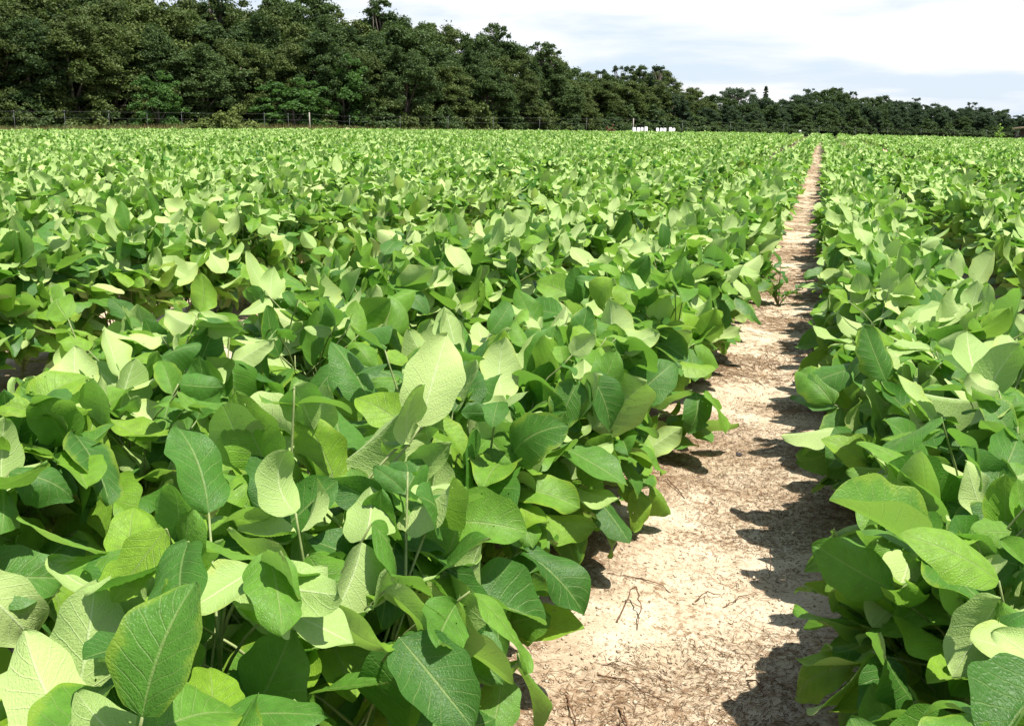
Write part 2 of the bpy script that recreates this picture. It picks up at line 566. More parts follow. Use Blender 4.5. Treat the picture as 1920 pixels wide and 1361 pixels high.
def leaflet_verts(P, us, vs_, corr=0.0):
    """unit-length leaflets: x along the midrib, y across, z up.  -> (n, nu, nv, 3)"""
    n = len(P['w'])
    us, vs_ = np.asarray(us), np.asarray(vs_)
    U, Vv = us[None, :, None], vs_[None, None, :]
    g = lambda k: P[k][:, None, None]
    du = np.diff(us, prepend=us[0])
    ang = g('bend')[:, :, 0] * us[None] ** 1.2
    mx = np.cumsum(np.cos(ang) * du[None], 1)[:, :, None]
    mz = -np.cumsum(np.sin(ang) * du[None], 1)[:, :, None]
    wd = np.maximum(wshape(us), 0.02)[None, :, None] * g('w')
    wd = wd * (1 + 0.05 * np.sin(U * 19 + g('ph')))
    y = Vv * wd
    a = np.abs(Vv)
    z = g('fold') * a * wd + g('cup') * (Vv * wd) ** 2 * 1.6
    z = z + g('amp') * a ** 2 * np.sin(U * 9.0 + g('ph') + 1.7 * np.sign(Vv))
    if corr:
        z = z + corr * np.cos(2 * math.pi * ((U - 0.25 * a ** 0.85) * 8.0 + 0.25)) * np.clip(a * 3, 0, 1) * (1.05 - a) * np.minimum(1, wd / 0.1)
    th = g('tw') * (U - 0.1)
    y, z = y * np.cos(th) - z * np.sin(th), y * np.sin(th) + z * np.cos(th)
    sx, cx = np.sin(ang)[:, :, None], np.cos(ang)[:, :, None]
    X = mx + z * sx
    Z = mz + z * cx
    Y = y + g('side') * U * U
    return np.stack([X + 0 * Y, Y, Z + 0 * Y], -1)


def grid_faces(n, nu, nv):
    i = (np.arange(nu - 1)[:, None] * nv + np.arange(nv - 1)[None]).ravel()
    f = np.stack([i, i + nv, i + nv + 1, i + 1], 1)
    return (f[None] + (np.arange(n) * nu * nv)[:, None, None]).reshape(-1, 4)


LOD = {
    'mid': (np.array([0, .06, .16, .28, .42, .56, .70, .83, .93, 1.0]), np.array([-1, -.6, -.25, 0, .25, .6, 1.0]), 0.011),
    'low': (np.array([0, .14, .35, .6, .82, 1.0]), np.array([-1, -.5, 0, .5, 1.0]), 0.0),
    'far': (np.array([0.0, .22, .6, 1.0]), np.array([-1, 0, 1.0]), 0.0),
    'tiny': (np.array([0.06, .32, .70, .97]), np.array([-1, 1.0]), 0.0),
}


def leaflet_mesh_data(P, pos, Rm, Ls, lod):
    us, vv, corr = LOD[lod]
    n, nu, nv = len(pos), len(us), len(vv)
    V = leaflet_verts(P, us, vv, corr)
    V = V * Ls[:, None, None, None]
    V = np.einsum('nij,nuvj->nuvi', Rm, V) + pos[:, None, None]
    uv = np.stack(np.broadcast_arrays(us[:, None], vv[None] * 0.5 + 0.5), -1).reshape(-1, 2)
    uv = np.tile(uv, (n, 1))
    tint = np.repeat(P['tint'], nu * nv)
    return V.reshape(-1, 3), grid_faces(n, nu, nv), uv, tint


# ------------------------------------------------------------------ plants (vectorised)
NLF = 26


def norm(v):
    return v / (np.linalg.norm(v, axis=-1, keepdims=True) + 1e-9)


def gen_plants(bx, by, inner, rng):
    """INNER: -1 / +1 where the path lies on that side of the row, 0 elsewhere. Local coordinates, base at the origin."""
    n = len(bx)
    K = NLF
    H = rng.normal(0.47, 0.035, n) * (0.80 + 0.42 * fbm(bx * 1.1, by * 0.8, 21, 2))
    t = (np.arange(K)[None] + rng.uniform(0.1, 0.9, (n, K))) / K
    br = rng.integers(0, 3, (n, K))
    baz = rng.uniform(0, 6.28, (n, 3))
    blen = rng.uniform(0.05, 0.15, (n, 3))
    blen[:, 0] = 0.02
    ba = np.take_along_axis(baz, br, 1)
    bl = np.take_along_axis(blen, br, 1)
    node = np.stack([np.cos(ba) * bl * t * 1.1, np.sin(ba) * bl * t * 0.8, H[:, None] * (0.10 + 0.76 * t ** 0.9)], -1)
    az = rng.uniform(0, 6.28, (n, K))
    dx, dy = np.cos(az) * 1.25, np.sin(az) * 0.95
    hz = norm(np.stack([dx, dy, 0 * dx], -1))
    el = R(22) + t * R(38) + rng.normal(0, R(11), (n, K))
    pl = rng.uniform(0.11, 0.22, (n, K)) * (1.08 - 0.35 * t)
    toward = hz[..., 0] * inner[:, None]
    pl = pl * np.where(toward > 0.42, np.where(np.abs(inner)[:, None] > 1.5, 0.97, 1.0), np.where(toward > 0.2, 1.0 - 0.08 * t, 1.06))
    pd = hz * np.cos(el)[..., None] + np.array([0, 0, 1.0]) * np.sin(el)[..., None]
    tip = node + pd * pl[..., None]
    tip[..., 2] = np.minimum(tip[..., 2], (H * 1.12 + 0.03)[:, None] + rng.normal(0, 0.02, (n, K)))
    # leaflets
    m = (n, K, 3)
    off = np.array([0.0, 1.0, -1.0])[None, None]
    laz = np.arctan2(hz[..., 1], hz[..., 0])[..., None] + off * R(78) + rng.normal(0, R(20), m)
    pit = np.where(off == 0, R(-14), R(-8)) + rng.normal(0, R(24), m)
    up_ = rng.random(m) < 0.22
    pit = np.where(up_, rng.uniform(R(25), R(75), m), pit)
    hd = np.stack([np.cos(laz), np.sin(laz), 0 * laz], -1)
    # wind from the far right lays some leaves over towards the camera's left
    d = norm(hd * np.cos(pit)[..., None] + np.array([0, 0, 1.0]) * np.sin(pit)[..., None] + np.array([-0.16, 0.05, 0.0]))
    nt_ = np.array([0, 0, 0.75]) + 0.40 * SUND + rng.normal(0, 0.42, m + (3,))
    gust = (0.55 + 1.15 * sstep(np.hypot(bx, by), 1.4, 6.0)) * (0.7 + 0.6 * fbm(bx * 0.5, by * 0.4, 71, 2))
    flip = (rng.random(m) < (0.16 + 0.40 * t[..., None] ** 2) * gust[:, None, None])
    nt_ = np.where(flip[..., None], -nt_, nt_)
    # leaves held upright by the wind mostly turn their pale side to the light
    s_ = np.where(up_ & (rng.random(m) < 0.55 * gust[:, None, None]), -1.0, 1.0)
    nt_ = np.where(up_[..., None], s_[..., None] * (SUND * 0.8 + np.array([0.15, -0.35, 0.25]) + rng.normal(0, 0.35, m + (3,))), nt_)
    nn = norm(nt_ - (nt_ * d).sum(-1, keepdims=True) * d)
    Rm = np.stack([d, np.cross(nn, d), nn], -1)
    size = 0.131 * (0.72 + 0.36 * np.sin(np.clip(t * 1.15 + 0.25, 0, 1.4) * 2.05)) * rng.normal(1.0, 0.10, (n, K))
    size = size * (0.87 + 0.13 * sstep(np.hypot(bx, by), 0.8, 1.9))[:, None]
    size = np.where(t > 0.93, size * rng.uniform(0.55, 0.85, (n, K)), size)
    Ls = size[..., None] * np.where(off == 0, 1.06, 0.94) * rng.normal(1, 0.05, m)
    pos = tip[..., None, :] + np.where((off == 0)[..., None], (norm(pd) * 0.026)[..., None, :], 0.004 * hd)
    pos = np.broadcast_to(pos, m + (3,)).copy()
    # nothing pokes below the soil
    endz = pos[..., 2] + d[..., 2] * Ls
    pos[..., 2] += np.maximum(0, 0.035 - endz)
    return dict(H=H, node=node, tip=tip, pos=pos, Rm=Rm, Ls=Ls, t=t, ba=ba, bl=bl, baz=baz, blen=blen)


def pet_pts(node, tip, end):
    mid = (node * 0.5 + tip * 0.5) + np.array([0, 0, 0.012])
    return np.array([node, (node + mid) / 2 + [0, 0, 0.004], mid, tip, end])


def stem_mesh(G, i, far=False):
    mb = MB()
    H = G['H'][i]
    for b in range(3):
        a, l = G['baz'][i, b], G['blen'][i, b]
        ts = np.linspace(0.0 if b == 0 else 0.12, 1.0, 6)
        pts = np.stack([np.cos(a) * l * ts * 1.1, np.sin(a) * l * ts * 0.8, H * (-0.03 + 0.89 * ts)], 1)
        mb.tube(pts, 0.0048 if b == 0 else 0.0036, 0.0016, 6)
    return mb.mesh('stem', M_STEM)


# ---- where the plants stand
def visible_wedge(x, y, md, mside):
    """inside the camera's horizontal view, with a margin"""
    d, az = polar(x, y)
    ca = np.degrees(YAW)
    rel = az + ca
    lim = 27.2
    lat = np.abs(rel) - lim
    return (lat < md + np.degrees(np.arctan2(mside, np.maximum(d, 0.3)))) & (np.abs(rel) < 100)


px_, py_, pin_ = [], [], []
for xr in ROWS:
    sp = 0.16
    ys = np.arange(-1.0, 90, sp) + rng.uniform(-0.05, 0.05, len(np.arange(-1.0, 90, sp)))
    xs = xr + rng.normal(0, 0.035, len(ys)) + 0.05 * (fbm(ys * 0.35, ys * 0 + xr * 3.1, 31, 2) - 0.5)
    if xr in (-0.63, 0.35):          # the rows lean together far down the path
        xs = xs + ((0.01 + 0.075 * sstep(ys, 1.7, 3.6) - 0.02 * sstep(ys, 7, 12) + 0.14 * sstep(ys, 30, 55)) if xr < 0 else (-0.02 + 0.015 * sstep(ys, 7, 12) - 0.14 * sstep(ys, 30, 55)))
    if xr in (-1.40, -3.02):
        xs = xs + (-0.24 if xr == -1.40 else 0.32) * sstep(ys, 5.5, 13)
    if xr == 1.42:
        xs = xs - 0.10 - 0.14 * sstep(ys, 6, 16)
    px_.append(xs)
    py_.append(ys)
    side = np.full(len(ys), {-0.63: 1.0, 0.35: -1.0, -1.40: -2.0, -3.02: 2.0}.get(xr, 0.0))
    if abs(xr) > 1:
        side[ys > 7.5] = 0
    pin_.append(side)
PX, PY, PIN = np.concatenate(px_), np.concatenate(py_), np.concatenate(pin_)
d_, a_ = polar(PX, PY)
keep = visible_wedge(PX, PY, 2.0, 1.1) & (d_ < field_edge(a_)) & (d_ > 0.50) & (rng.random(len(PX)) > 0.03)
PX, PY, PIN = PX[keep], PY[keep], PIN[keep]
PD, PAZ = polar(PX, PY)


def in_frame(x, y, z):
    v = np.stack([x, y, z - HCAM], -1)
    dz = v @ FWD
    u, q = (v @ RIGHT) / dz * FPX, (v @ UPV) / dz * FPX
    return (dz > 0.1) & (np.abs(u) < IW / 2 + 30) & (np.abs(q) < IH / 2 + 30)


PZ = ground_z(PX, PY)
seen = in_frame(PX, PY, 0.5 + PZ) | in_frame(PX, PY, 0.3 + PZ)
order = np.argsort(PD)
for dx_, dy_ in ((.35, 0), (-.35, 0), (0, .35), (0, -.35)):
    seen |= (PD < 2.4) & (in_frame(PX + dx_, PY + dy_, 0.5 + PZ) | in_frame(PX + dx_, PY + dy_, 0.25 + PZ))
seen |= (PD < 1.15) & (PY > 0.1)
near = [i for i in order if seen[i]][:300]
nearset = np.zeros(len(PX), bool)
nearset[near] = True
nA, nB = 38, 55
names = {}


def row_label(x, y):
    if -1.2 < x < -0.3:
        return "broad-leaved soybean plant in the row edging the sandy path on its left", "soybean plants along the left edge of the path"
    if -2.15 < x <= -1.2:
        return "leafy soybean plant in the second row to the left of the sandy path", "soybean plants in the second row left of the path"
    if -3.2 < x <= -2.15:
        return "leafy soybean plant in the third row left of the path, beyond the dark furrow", "soybean plants in the third row left of the path"
    if x <= -3.2:
        return "small-looking soybean plant in the farther rows at the left side of the field", "soybean plants in the farther rows on the left"
    if 0 < x < 0.9:
        return "broad-leaved soybean plant in the row edging the sandy path on its right", "soybean plants along the right edge of the path"
    return "leafy soybean plant beyond the furrow behind the row right of the path", "soybean plants in the rows at the far right"


nearI = np.array(near)
prng = np.random.default_rng(5)
G = gen_plants(PX[nearI], PY[nearI], PIN[nearI], prng)
# hi-res leaflet shapes shared by the foreground leaflets
NVAR = 72
us_h, vs_h = np.linspace(0, 1, 25) ** 0.92, np.linspace(-1, 1, 13)
PV = leaflet_params(NVAR, prng)
VV = leaflet_verts(PV, us_h, vs_h, 0.0155)
uv_h = np.stack(np.broadcast_arrays(us_h[:, None], vs_h[None] * 0.5 + 0.5), -1).reshape(-1, 2)
VAR = [mesh_np('leaflet', VV[k].reshape(-1, 3), grid_faces(1, 25, 13), M_LEAF, uv_h, np.full(25 * 13, PV['tint'][k])) for k in range(NVAR)]

first_in_row = set()
for q, i in enumerate(nearI):
    root = link("soybean_plant", None, None, (PX[i], PY[i], PZ[i]))
    root.empty_display_size = 0.1
    lab, grp = row_label(PX[i], PY[i])
    if grp not in first_in_row and q < 40:
        first_in_row.add(grp)
        lab = lab.replace("broad-leaved soybean plant", "nearest big-leaved soybean plant").replace("leafy soybean plant", "nearest soybean plant")
        tag(root, lab, "soybean plant")
        root['group'] = grp
    else:
        lab = lab.replace("soybean plant in the", "soybean plant standing further along in the") if False else lab
        tag(root, lab, "soybean plant", grp)
    link('stem', stem_mesh(G, q), root)
    if q < nA:
        for k in range(NLF):
            lf = MB()
            lf.tube(pet_pts(G['node'][q, k], G['tip'][q, k], G['pos'][q, k, 0]), 0.0024, 0.0014, 6)
            lo = lf.build('leaf', M_STEM, root)
            for j in range(3):
                o = link('leaflet', VAR[prng.integers(NVAR)], lo)
                Rm, Ls, ps = G['Rm'][q, k, j], G['Ls'][q, k, j], G['pos'][q, k, j]
                A = Rm * Ls
                fl = 1 if prng.random() < 0.5 else -1
                o.matrix_local = Matrix([[A[r_, 0], A[r_, 1], A[r_, 2], ps[r_]] for r_ in range(3)] + [[0, 0, 0, 1]])
    else:
        lod = 'mid' if q < 200 else 'low'
        P = leaflet_params(NLF * 3, prng)
        if q < nA + nB:
            V, F, uv, ti = leaflet_mesh_data(P, G['pos'][q].reshape(-1, 3), G['Rm'][q].reshape(-1, 3, 3), G['Ls'][q].ravel(), 'mid')
            per = len(V) // NLF
            pf = len(F) // NLF
            for k in range(NLF):
                mb = MB()
                mb.tube(pet_pts(G['node'][q, k], G['tip'][q, k], G['pos'][q, k, 0]), 0.0024, 0.0014, 5)
                nv0 = mb.n
                me = None
                mb.add(V[k * per:(k + 1) * per], F[k * pf:(k + 1) * pf] - k * per, None, uv[k * per:(k + 1) * per], ti[k * per:(k + 1) * per])
                me = mb.mesh('leaf', M_LEAF)
                me.materials.append(M_STEM)
                mi = np.zeros(len(me.polygons), np.int32)
                nt_q = 4 * 5
                mi[:nt_q] = 1
                mi[len(mb.F[0]) + len(mb.F[1]):] = 1
                me.polygons.foreach_set('material_index', mi)
                link('leaf', me, root)
        else:
            V, F, uv, ti = leaflet_mesh_data(P, G['pos'][q].reshape(-1, 3), G['Rm'][q].reshape(-1, 3, 3), G['Ls'][q].ravel(), lod)
            link('foliage', mesh_np('foliage', V, F, M_LEAF, uv, ti), root)
            pm_ = MB()
            for k in range(NLF):
                pm_.tube(pet_pts(G['node'][q, k], G['tip'][q, k], G['pos'][q, k, 0])[[0, 2, 3, 4]], 0.0024, 0.0015, 4)
            pm_.build('petiole', M_STEM, root)

# ---- the rest of the field, far too many to count: one mass
rest = np.where(~nearset)[0]
sets = [('low', rest[(PD[rest] < 16)], NLF), ('far', rest[(PD[rest] >= 16) & (PD[rest] < 30)], NLF),
        ('tiny', rest[(PD[rest] >= 30)], 12)]
AV, AF, AU, AT, nv = [], [], [], [], 0
for lod, idx, kk in sets:
    if not len(idx):
        continue
    g = gen_plants(PX[idx], PY[idx], PIN[idx], prng)
    sel = slice(NLF - kk, NLF)
    ps = g['pos'][:, sel] + np.stack([PX[idx], PY[idx], PZ[idx]], -1)[:, None, None]
    n = ps.shape[0] * kk * 3
    P = leaflet_params(n, prng)
    V, F, uv, ti = leaflet_mesh_data(P, ps.reshape(-1, 3), g['Rm'][:, sel].reshape(-1, 3, 3), g['Ls'][:, sel].ravel(), lod)
    AV.append(V)
    AF.append(F + nv)
    AU.append(uv)
    AT.append(ti)
    nv += len(V)
fo = link("soybean_field", mesh_np("soybean_field", np.vstack(AV), np.vstack(AF), M_LEAF_FAR, np.vstack(AU), np.concatenate(AT)))
tag(fo, "close-set rows of soybean plants filling the field out to the fence", "crop", None, "stuff")
print("plants", len(PX), "far verts", nv)

# ------------------------------------------------------------------ straw and twigs on the path
M_STRAW = simple_mat("dry_straw", (0.05, 0.025, 0.012), (0.34, 0.21, 0.10), 30, 0.8, 0.1, attr=True)
srng = np.random.default_rng(8)


def strips(x, y, ln, wd, ang, lift, tint):
    """curved slivers with a triangular section"""
    n = len(x)
    k = 4
    s = np.linspace(-0.5, 0.5, k)[None]
    cur = srng.normal(0, 0.22, n)[:, None]
    a = ang[:, None] + cur * s
    dx = np.cumsum(np.cos(a), 1) / k * ln[:, None]
    dy = np.cumsum(np.sin(a), 1) / k * ln[:, None]
    X, Y = x[:, None] + dx - dx.mean(1, keepdims=True), y[:, None] + dy - dy.mean(1, keepdims=True)
    Z = ground_z(X, Y) + lift[:, None] * (1 - (2 * s) ** 2) + 0.0008
    nxv, nyv = -np.sin(a), np.cos(a)
    taper = np.array([0.35, 1, 1, 0.3])[None]
    h = wd[:, None] * taper
    c = np.stack([X, Y, Z], -1)
    sd = np.stack([nxv, nyv, 0 * nxv], -1) * h[..., None] * 0.6
    V = np.stack([c - sd, c + sd, c + np.array([0, 0, 1.0]) * h[..., None]], 2)       # n,k,3,3
    base = (np.arange(n)[:, None] * k + np.arange(k - 1)[None]) * 3
    F = np.concatenate([np.stack([base + a0, base + b0, base + 3 + b0, base + 3 + a0], -1).reshape(-1, 4) for a0, b0 in ((0, 1), (1, 2), (2, 0))])
    return V.reshape(-1, 3), F, np.repeat(tint, k * 3)


def scatter(n, x0, x1, y0, y1, power=1.0):
    x = srng.uniform(x0, x1, n * 4)
    y = y0 + (y1 - y0) * srng.random(n * 4) ** power
    dens = fbm(x * 2.6 + 0.8 * y, y * 3.4 - x, 51, 4)
    ok = srng.random(n * 4) < np.clip((dens - 0.36) * 4.2, 0.03, 1) * (0.75 + 0.5 * sstep(x, -0.45, 0.1))
    return x[ok][:n], y[ok][:n]


SV, SF, ST, ns = [], [], [], 0
for (n, x0, x1, y0, y1, pw, lmin, lmax, wmin, wmax, t0, t1) in (
        (16000, -0.75, 0.3, 1.2, 4.2, 1.3, 0.005, 0.02, 0.0006, 0.0014, 0.0, 0.6),
        (12000, -0.75, 0.3, 1.2, 5.0, 1.2, 0.015, 0.055, 0.0005, 0.001, 0.0, 0.9),
        (14000, -0.7, 0.3, 4.0, 16, 1.5, 0.015, 0.09, 0.001, 0.0024, 0.0, 0.9),
        (2600, -1.9, -0.7, 1.0, 5, 1.2, 0.01, 0.06, 0.0006, 0.0013, 0.0, 0.8),
        (1500, -0.7, 0.3, 14, 45, 1.3, 0.05, 0.15, 0.003, 0.006, 0.0, 0.9)):
    x, y = scatter(n, x0, x1, y0, y1, pw)
    n = len(x)
    flow = (fbm(x * 1.5, y * 1.5, 61, 2) - 0.5) * 5 + srng.normal(0, 0.9, n)
    V, F, T = strips(x, y, srng.uniform(lmin, lmax, n) , srng.uniform(wmin, wmax, n), flow, srng.uniform(0, 0.006, n) ** 1.0, srng.uniform(t0, t1, n))
    SV.append(V)
    SF.append(F + ns)
    ST.append(T)
    ns += len(V)
so = link("straw_litter", mesh_np("straw_litter", np.vstack(SV), np.vstack(SF), M_STRAW, None, np.concatenate(ST), False))
tag(so, "loose brown straw and root fibres strewn over the sandy path", "straw", None, "stuff")

# crumbs of sandy soil lying loose
n = 7000
x, y = srng.uniform(-0.8, 0.3, n), 1.15 + 7.0 * srng.random(n) ** 1.6
rr = srng.uniform(0.0012, 0.0045, n) * (1 + 0.8 * (srng.random(n) < 0.05))
oct_ = np.array([[1, 0, 0], [0, 1, 0], [-1, 0, 0], [0, -1, 0], [0, 0, 0.8], [0, 0, -0.8]], float)
V = oct_[None] * rr[:, None, None] * srng.uniform(0.6, 1.3, (n, 6, 1)) + np.stack([x, y, ground_z(x, y) + rr * 0.3], -1)[:, None]
T = np.array([[0, 1, 4], [1, 2, 4], [2, 3, 4], [3, 0, 4], [1, 0, 5], [2, 1, 5], [3, 2, 5], [0, 3, 5]])
T = (T[None] + (np.arange(n) * 6)[:, None, None]).reshape(-1, 3)
M_CRUMB = simple_mat("soil_crumb", (0.22, 0.16, 0.10), (0.60, 0.51, 0.38), 30, 0.95, 0.2, attr=True)
co = link("soil_crumbs", mesh_np("soil_crumbs", V.reshape(-1, 3), None, M_CRUMB, None, np.repeat(srng.random(n), 6), True, T))
tag(co, "small loose crumbs of sandy soil strewn over the path", "soil crumbs", None, "stuff")

M_TWIG = simple_mat("dry_twig", (0.06, 0.032, 0.018), (0.17, 0.085, 0.04), 60, 0.8, 0.3)
twigs = [  # pixel polylines on the photograph's ground, lift per point, radius, label
    ([(1157, 1161), (1170, 1140), (1185, 1118), (1190, 1117)], [0, .012, .03, .034], .0023, "dark arched twig, left leg of the pair in mid path"),
    ([(1192, 1118), (1201, 1146), (1195, 1170)], [.034, .016, 0], .0021, "dark bent twig standing like a hook in mid path"),
    ([(1140, 1071), (1180, 1077), (1238, 1086), (1258, 1101)], [0, .004, .004, 0], .0020, "thin reddish twig lying flat above the hooked twig"),
    ([(1300, 1119), (1325, 1107), (1352, 1103)], [0, .012, .002], .0019, "short red-brown twig near the middle of the path"),
    ([(1356, 1122), (1390, 1106), (1440, 1092)], [0, .006, .002], .0015, "pale thin straw reaching into the right-hand shadow"),
    ([(1120, 1252), (1170, 1262), (1210, 1284), (1250, 1295)], [0, .004, .003, 0], .0019, "long dark curved twig low on the path"),
    ([(1130, 1235), (1160, 1233), (1210, 1240)], [0, .006, 0], .0016, "slim brown twig lying above the long curved one"),
    ([(1062, 1290), (1070, 1320), (1082, 1347)], [0, .01, 0], .0026, "dark stubby twig at the lower left of the path"),
    ([(1162, 1316), (1172, 1336), (1185, 1361)], [0, .01, 0], .0025, "dark twig running off the bottom edge of the path"),
    ([(1400, 1258), (1420, 1278), (1432, 1296)], [0, .02, .004], .0022, "dark twig sticking up in the right-hand leaf shadow"),
    ([(1444, 1040), (1446, 1055), (1445, 1068)], [.03, .016, 0], .0017, "upright stubble bit beside the right row"),
    ([(1250, 905), (1268, 918), (1284, 932)], [.01, .006, 0], .0022, "brown twig poking from under the left row's shadow"),
]
for pts, lift, rad, lab in twigs:
    P3 = []
    for (u, v), l in zip(pts, lift):
        x, y = on_ground(u, v, -0.012)
        P3.append([x, y, float(ground_z(x, y)) + l + rad * 0.6])
    P3 = np.array(P3)
    tt = np.linspace(0, 1, 12)
    ti = np.linspace(0, 1, len(P3))
    C = np.stack([np.interp(tt, ti, P3[:, k]) for k in range(3)], 1)
    C[1:-1] += srng.normal(0, 0.0016, (10, 3)) * [1, 1, 0.5]
    C0 = C[0].copy()
    mb = MB()
    rad *= 0.8
    mb.tube(C - C0, rad, rad * 0.6, 6, wob=0.16)
    e = srng.normal(0, 1, 2) * 0.012
    mb.tube(np.array([C[5], C[5] + [e[0], e[1], 0.004], C[5] + [e[0] * 1.9, e[1] * 1.6, 0.001]]) - C0, rad * 0.55, rad * 0.3, 5)
    o = mb.build('twig', M_TWIG, None, C0)
    tag(o, lab, "twig", "twigs lying on the sandy path")

# a small dark clod on the far side of the path
x, y = on_ground(1386, 838)
V = []
mb = MB()
for a in np.linspace(0, math.pi, 7):
    for b_ in np.arange(10) * 2 * math.pi / 10:
        r_ = 0.009 * (1 + 0.25 * srng.normal())
        V.append([r_ * math.sin(a) * math.cos(b_) * 1.3, r_ * math.sin(a) * math.sin(b_), 0.004 + r_ * math.cos(a) * 0.6])
F = [[i * 10 + j, (i + 1) * 10 + j, (i + 1) * 10 + (j + 1) % 10, i * 10 + (j + 1) % 10] for i in range(6) for j in range(10)]
mb.add(V, F)
o = mb.build('clod', simple_mat("dark_clod", (0.02, 0.02, 0.024), (0.07, 0.06, 0.06), 60, 0.9, 0.4), None, (x, y, float(ground_z(x, y))))
tag(o, "small dark clod on the pale sand in the middle of the path", "clod")

# ------------------------------------------------------------------ weeds
M_WEED = leaf_mat("weed_leaf", False)
M_WSTEM = simple_mat("weed_stem", (0.10, 0.075, 0.035), (0.22, 0.24, 0.08), 30, 0.7, 0.2)


def weed(loc, h, nb, label, seed, lsz=0.035, spread=0.5, nl=12):
    r = np.random.default_rng(seed)
    root = link('weed', None, None, loc)
    tag(root, label, 'weed')
    st = MB()
    pos, Rm, Ls = [], [], []
    for b in range(nb):
        a = r.uniform(0, 6.28)
        hh = h * r.uniform(0.6, 1.0) if b else h
        lean = spread * r.uniform(0.3, 1.0) * (b > 0)
        ts = np.linspace(0, 1, 7)
        pts = np.stack([np.cos(a) * lean * hh * ts ** 1.3, np.sin(a) * lean * hh * ts ** 1.3, hh * ts * (1 - 0.25 * lean * ts) - 0.01], 1)
        pts[1:] += r.normal(0, 0.012 * h, (6, 3)) * [1, 1, 0]
        st.tube(pts, 0.0045 * h / 0.28, 0.0015 * h / 0.28, 5)
        for q in range(nl):
            tq = r.uniform(0.3, 1.0)
            c = np.array([np.interp(tq, ts, pts[:, k]) for k in range(3)])
            la = r.uniform(0, 6.28)
            d = np.array([math.cos(la), math.sin(la), r.uniform(-0.2, 0.9)])
            d /= np.linalg.norm(d)
            n_ = np.array([0, 0, 1.0]) + r.normal(0, 0.4, 3)
            n_ -= n_ @ d * d
            n_ /= np.linalg.norm(n_)
            pos.append(c)
            Rm.append(np.stack([d, np.cross(n_, d), n_], 1))
            Ls.append(lsz * r.uniform(0.6, 1.4))
    P = leaflet_params(len(pos), r)
    P['w'] *= 0.6
    P['tint'] = r.uniform(0.75, 1.0, len(pos))
    V, F, uv, ti = leaflet_mesh_data(P, np.array(pos), np.array(Rm), np.array(Ls), 'low')
    st.build('stem', M_WSTEM, root)
    link('foliage', mesh_np('foliage', V, F, M_WEED, uv, ti), root)
    return root


x, y = on_ground(1460, 560)
weed((x, y, float(ground_z(x, y))), 0.28, 7, "spindly yellow-green weed with thin stems growing in the path", 3, 0.075, 1.0, 10)
x, y = on_ground(1462, 548)
x, y = on_ground(905, 480, 0.42)
weed((x, y, float(ground_z(x, y))), 0.52, 4, "small yellowish weed among the leaves in the dark furrow", 4, 0.06, 0.35, 14)
x, y, z = at_dist(1876, 235, 84)
weed((x, y, 0), z, 3, "tall yellow-green weed sticking up at the right end of the field", 5, 0.30, 0.18, 26)

# ------------------------------------------------------------------ trees
M_OLIVE = tree_leaf_mat("olive_foliage", (0.018, 0.034, 0.010), (0.122, 0.160, 0.044))
M_DEEP = tree_leaf_mat("deep_green_foliage", (0.013, 0.034, 0.012), (0.088, 0.134, 0.042))
M_FRESH = tree_leaf_mat("fresh_green_foliage", (0.030, 0.070, 0.018), (0.085, 0.165, 0.040), (0.10, 0.24, 0.03), 0.25)
M_FAR = tree_leaf_mat("bluish_foliage", (0.016, 0.034, 0.020), (0.056, 0.090, 0.044))
M_RUST = tree_leaf_mat("rusty_foliage", (0.12, 0.045, 0.025), (0.28, 0.13, 0.08))
M_BARK = simple_mat("bark", (0.06, 0.045, 0.034), (0.19, 0.155, 0.12), 5, 0.9, 0.5, stretch=(1, 1, 0.2))
trng = np.random.default_rng(21)


def leaf_cloud(C, rc, nper, size, flat=0.8, seed=0, aspect=0.62):
    """small leaf faces spread through clumps at C with radii rc"""
    r = np.random.default_rng(seed)
    n = len(C)
    cnt = np.maximum(8, (nper * (rc / rc.mean()) ** 2)).astype(int)
    idx = np.repeat(np.arange(n), cnt)
    m = len(idx)
    u = norm(r.normal(0, 1, (m, 3)))
    u[:, 2] = np.where(u[:, 2] < -0.35, -u[:, 2] * 0.6, u[:, 2])
    rad = rc[idx] * r.random(m) ** 0.42 * (1 + 0.3 * r.normal(0, 1, m) * (r.random(m) < 0.3))
    c = C[idx] + u * rad[:, None] * np.array([1, 1, flat])
    nn = norm(0.7 * u + np.array([0, 0, 0.22]) + r.normal(0, 0.6, (m, 3)))
    a = norm(np.cross(nn, r.normal(0, 1, (m, 3))))
    b = np.cross(nn, a)
    s = size * r.uniform(0.6, 1.35, m)[:, None]
    V = np.stack([c - a * s, c + b * s * aspect - nn * s * 0.1, c + a * s, c - b * s * aspect - nn * s * 0.1], 1).reshape(-1, 3)
    F = np.arange(m * 4).reshape(-1, 4)
    tint = np.clip(r.uniform(0, 1, n)[idx] * 0.5 + r.uniform(0, 0.5, m), 0, 1)
    return V, F, np.repeat(tint, 4)


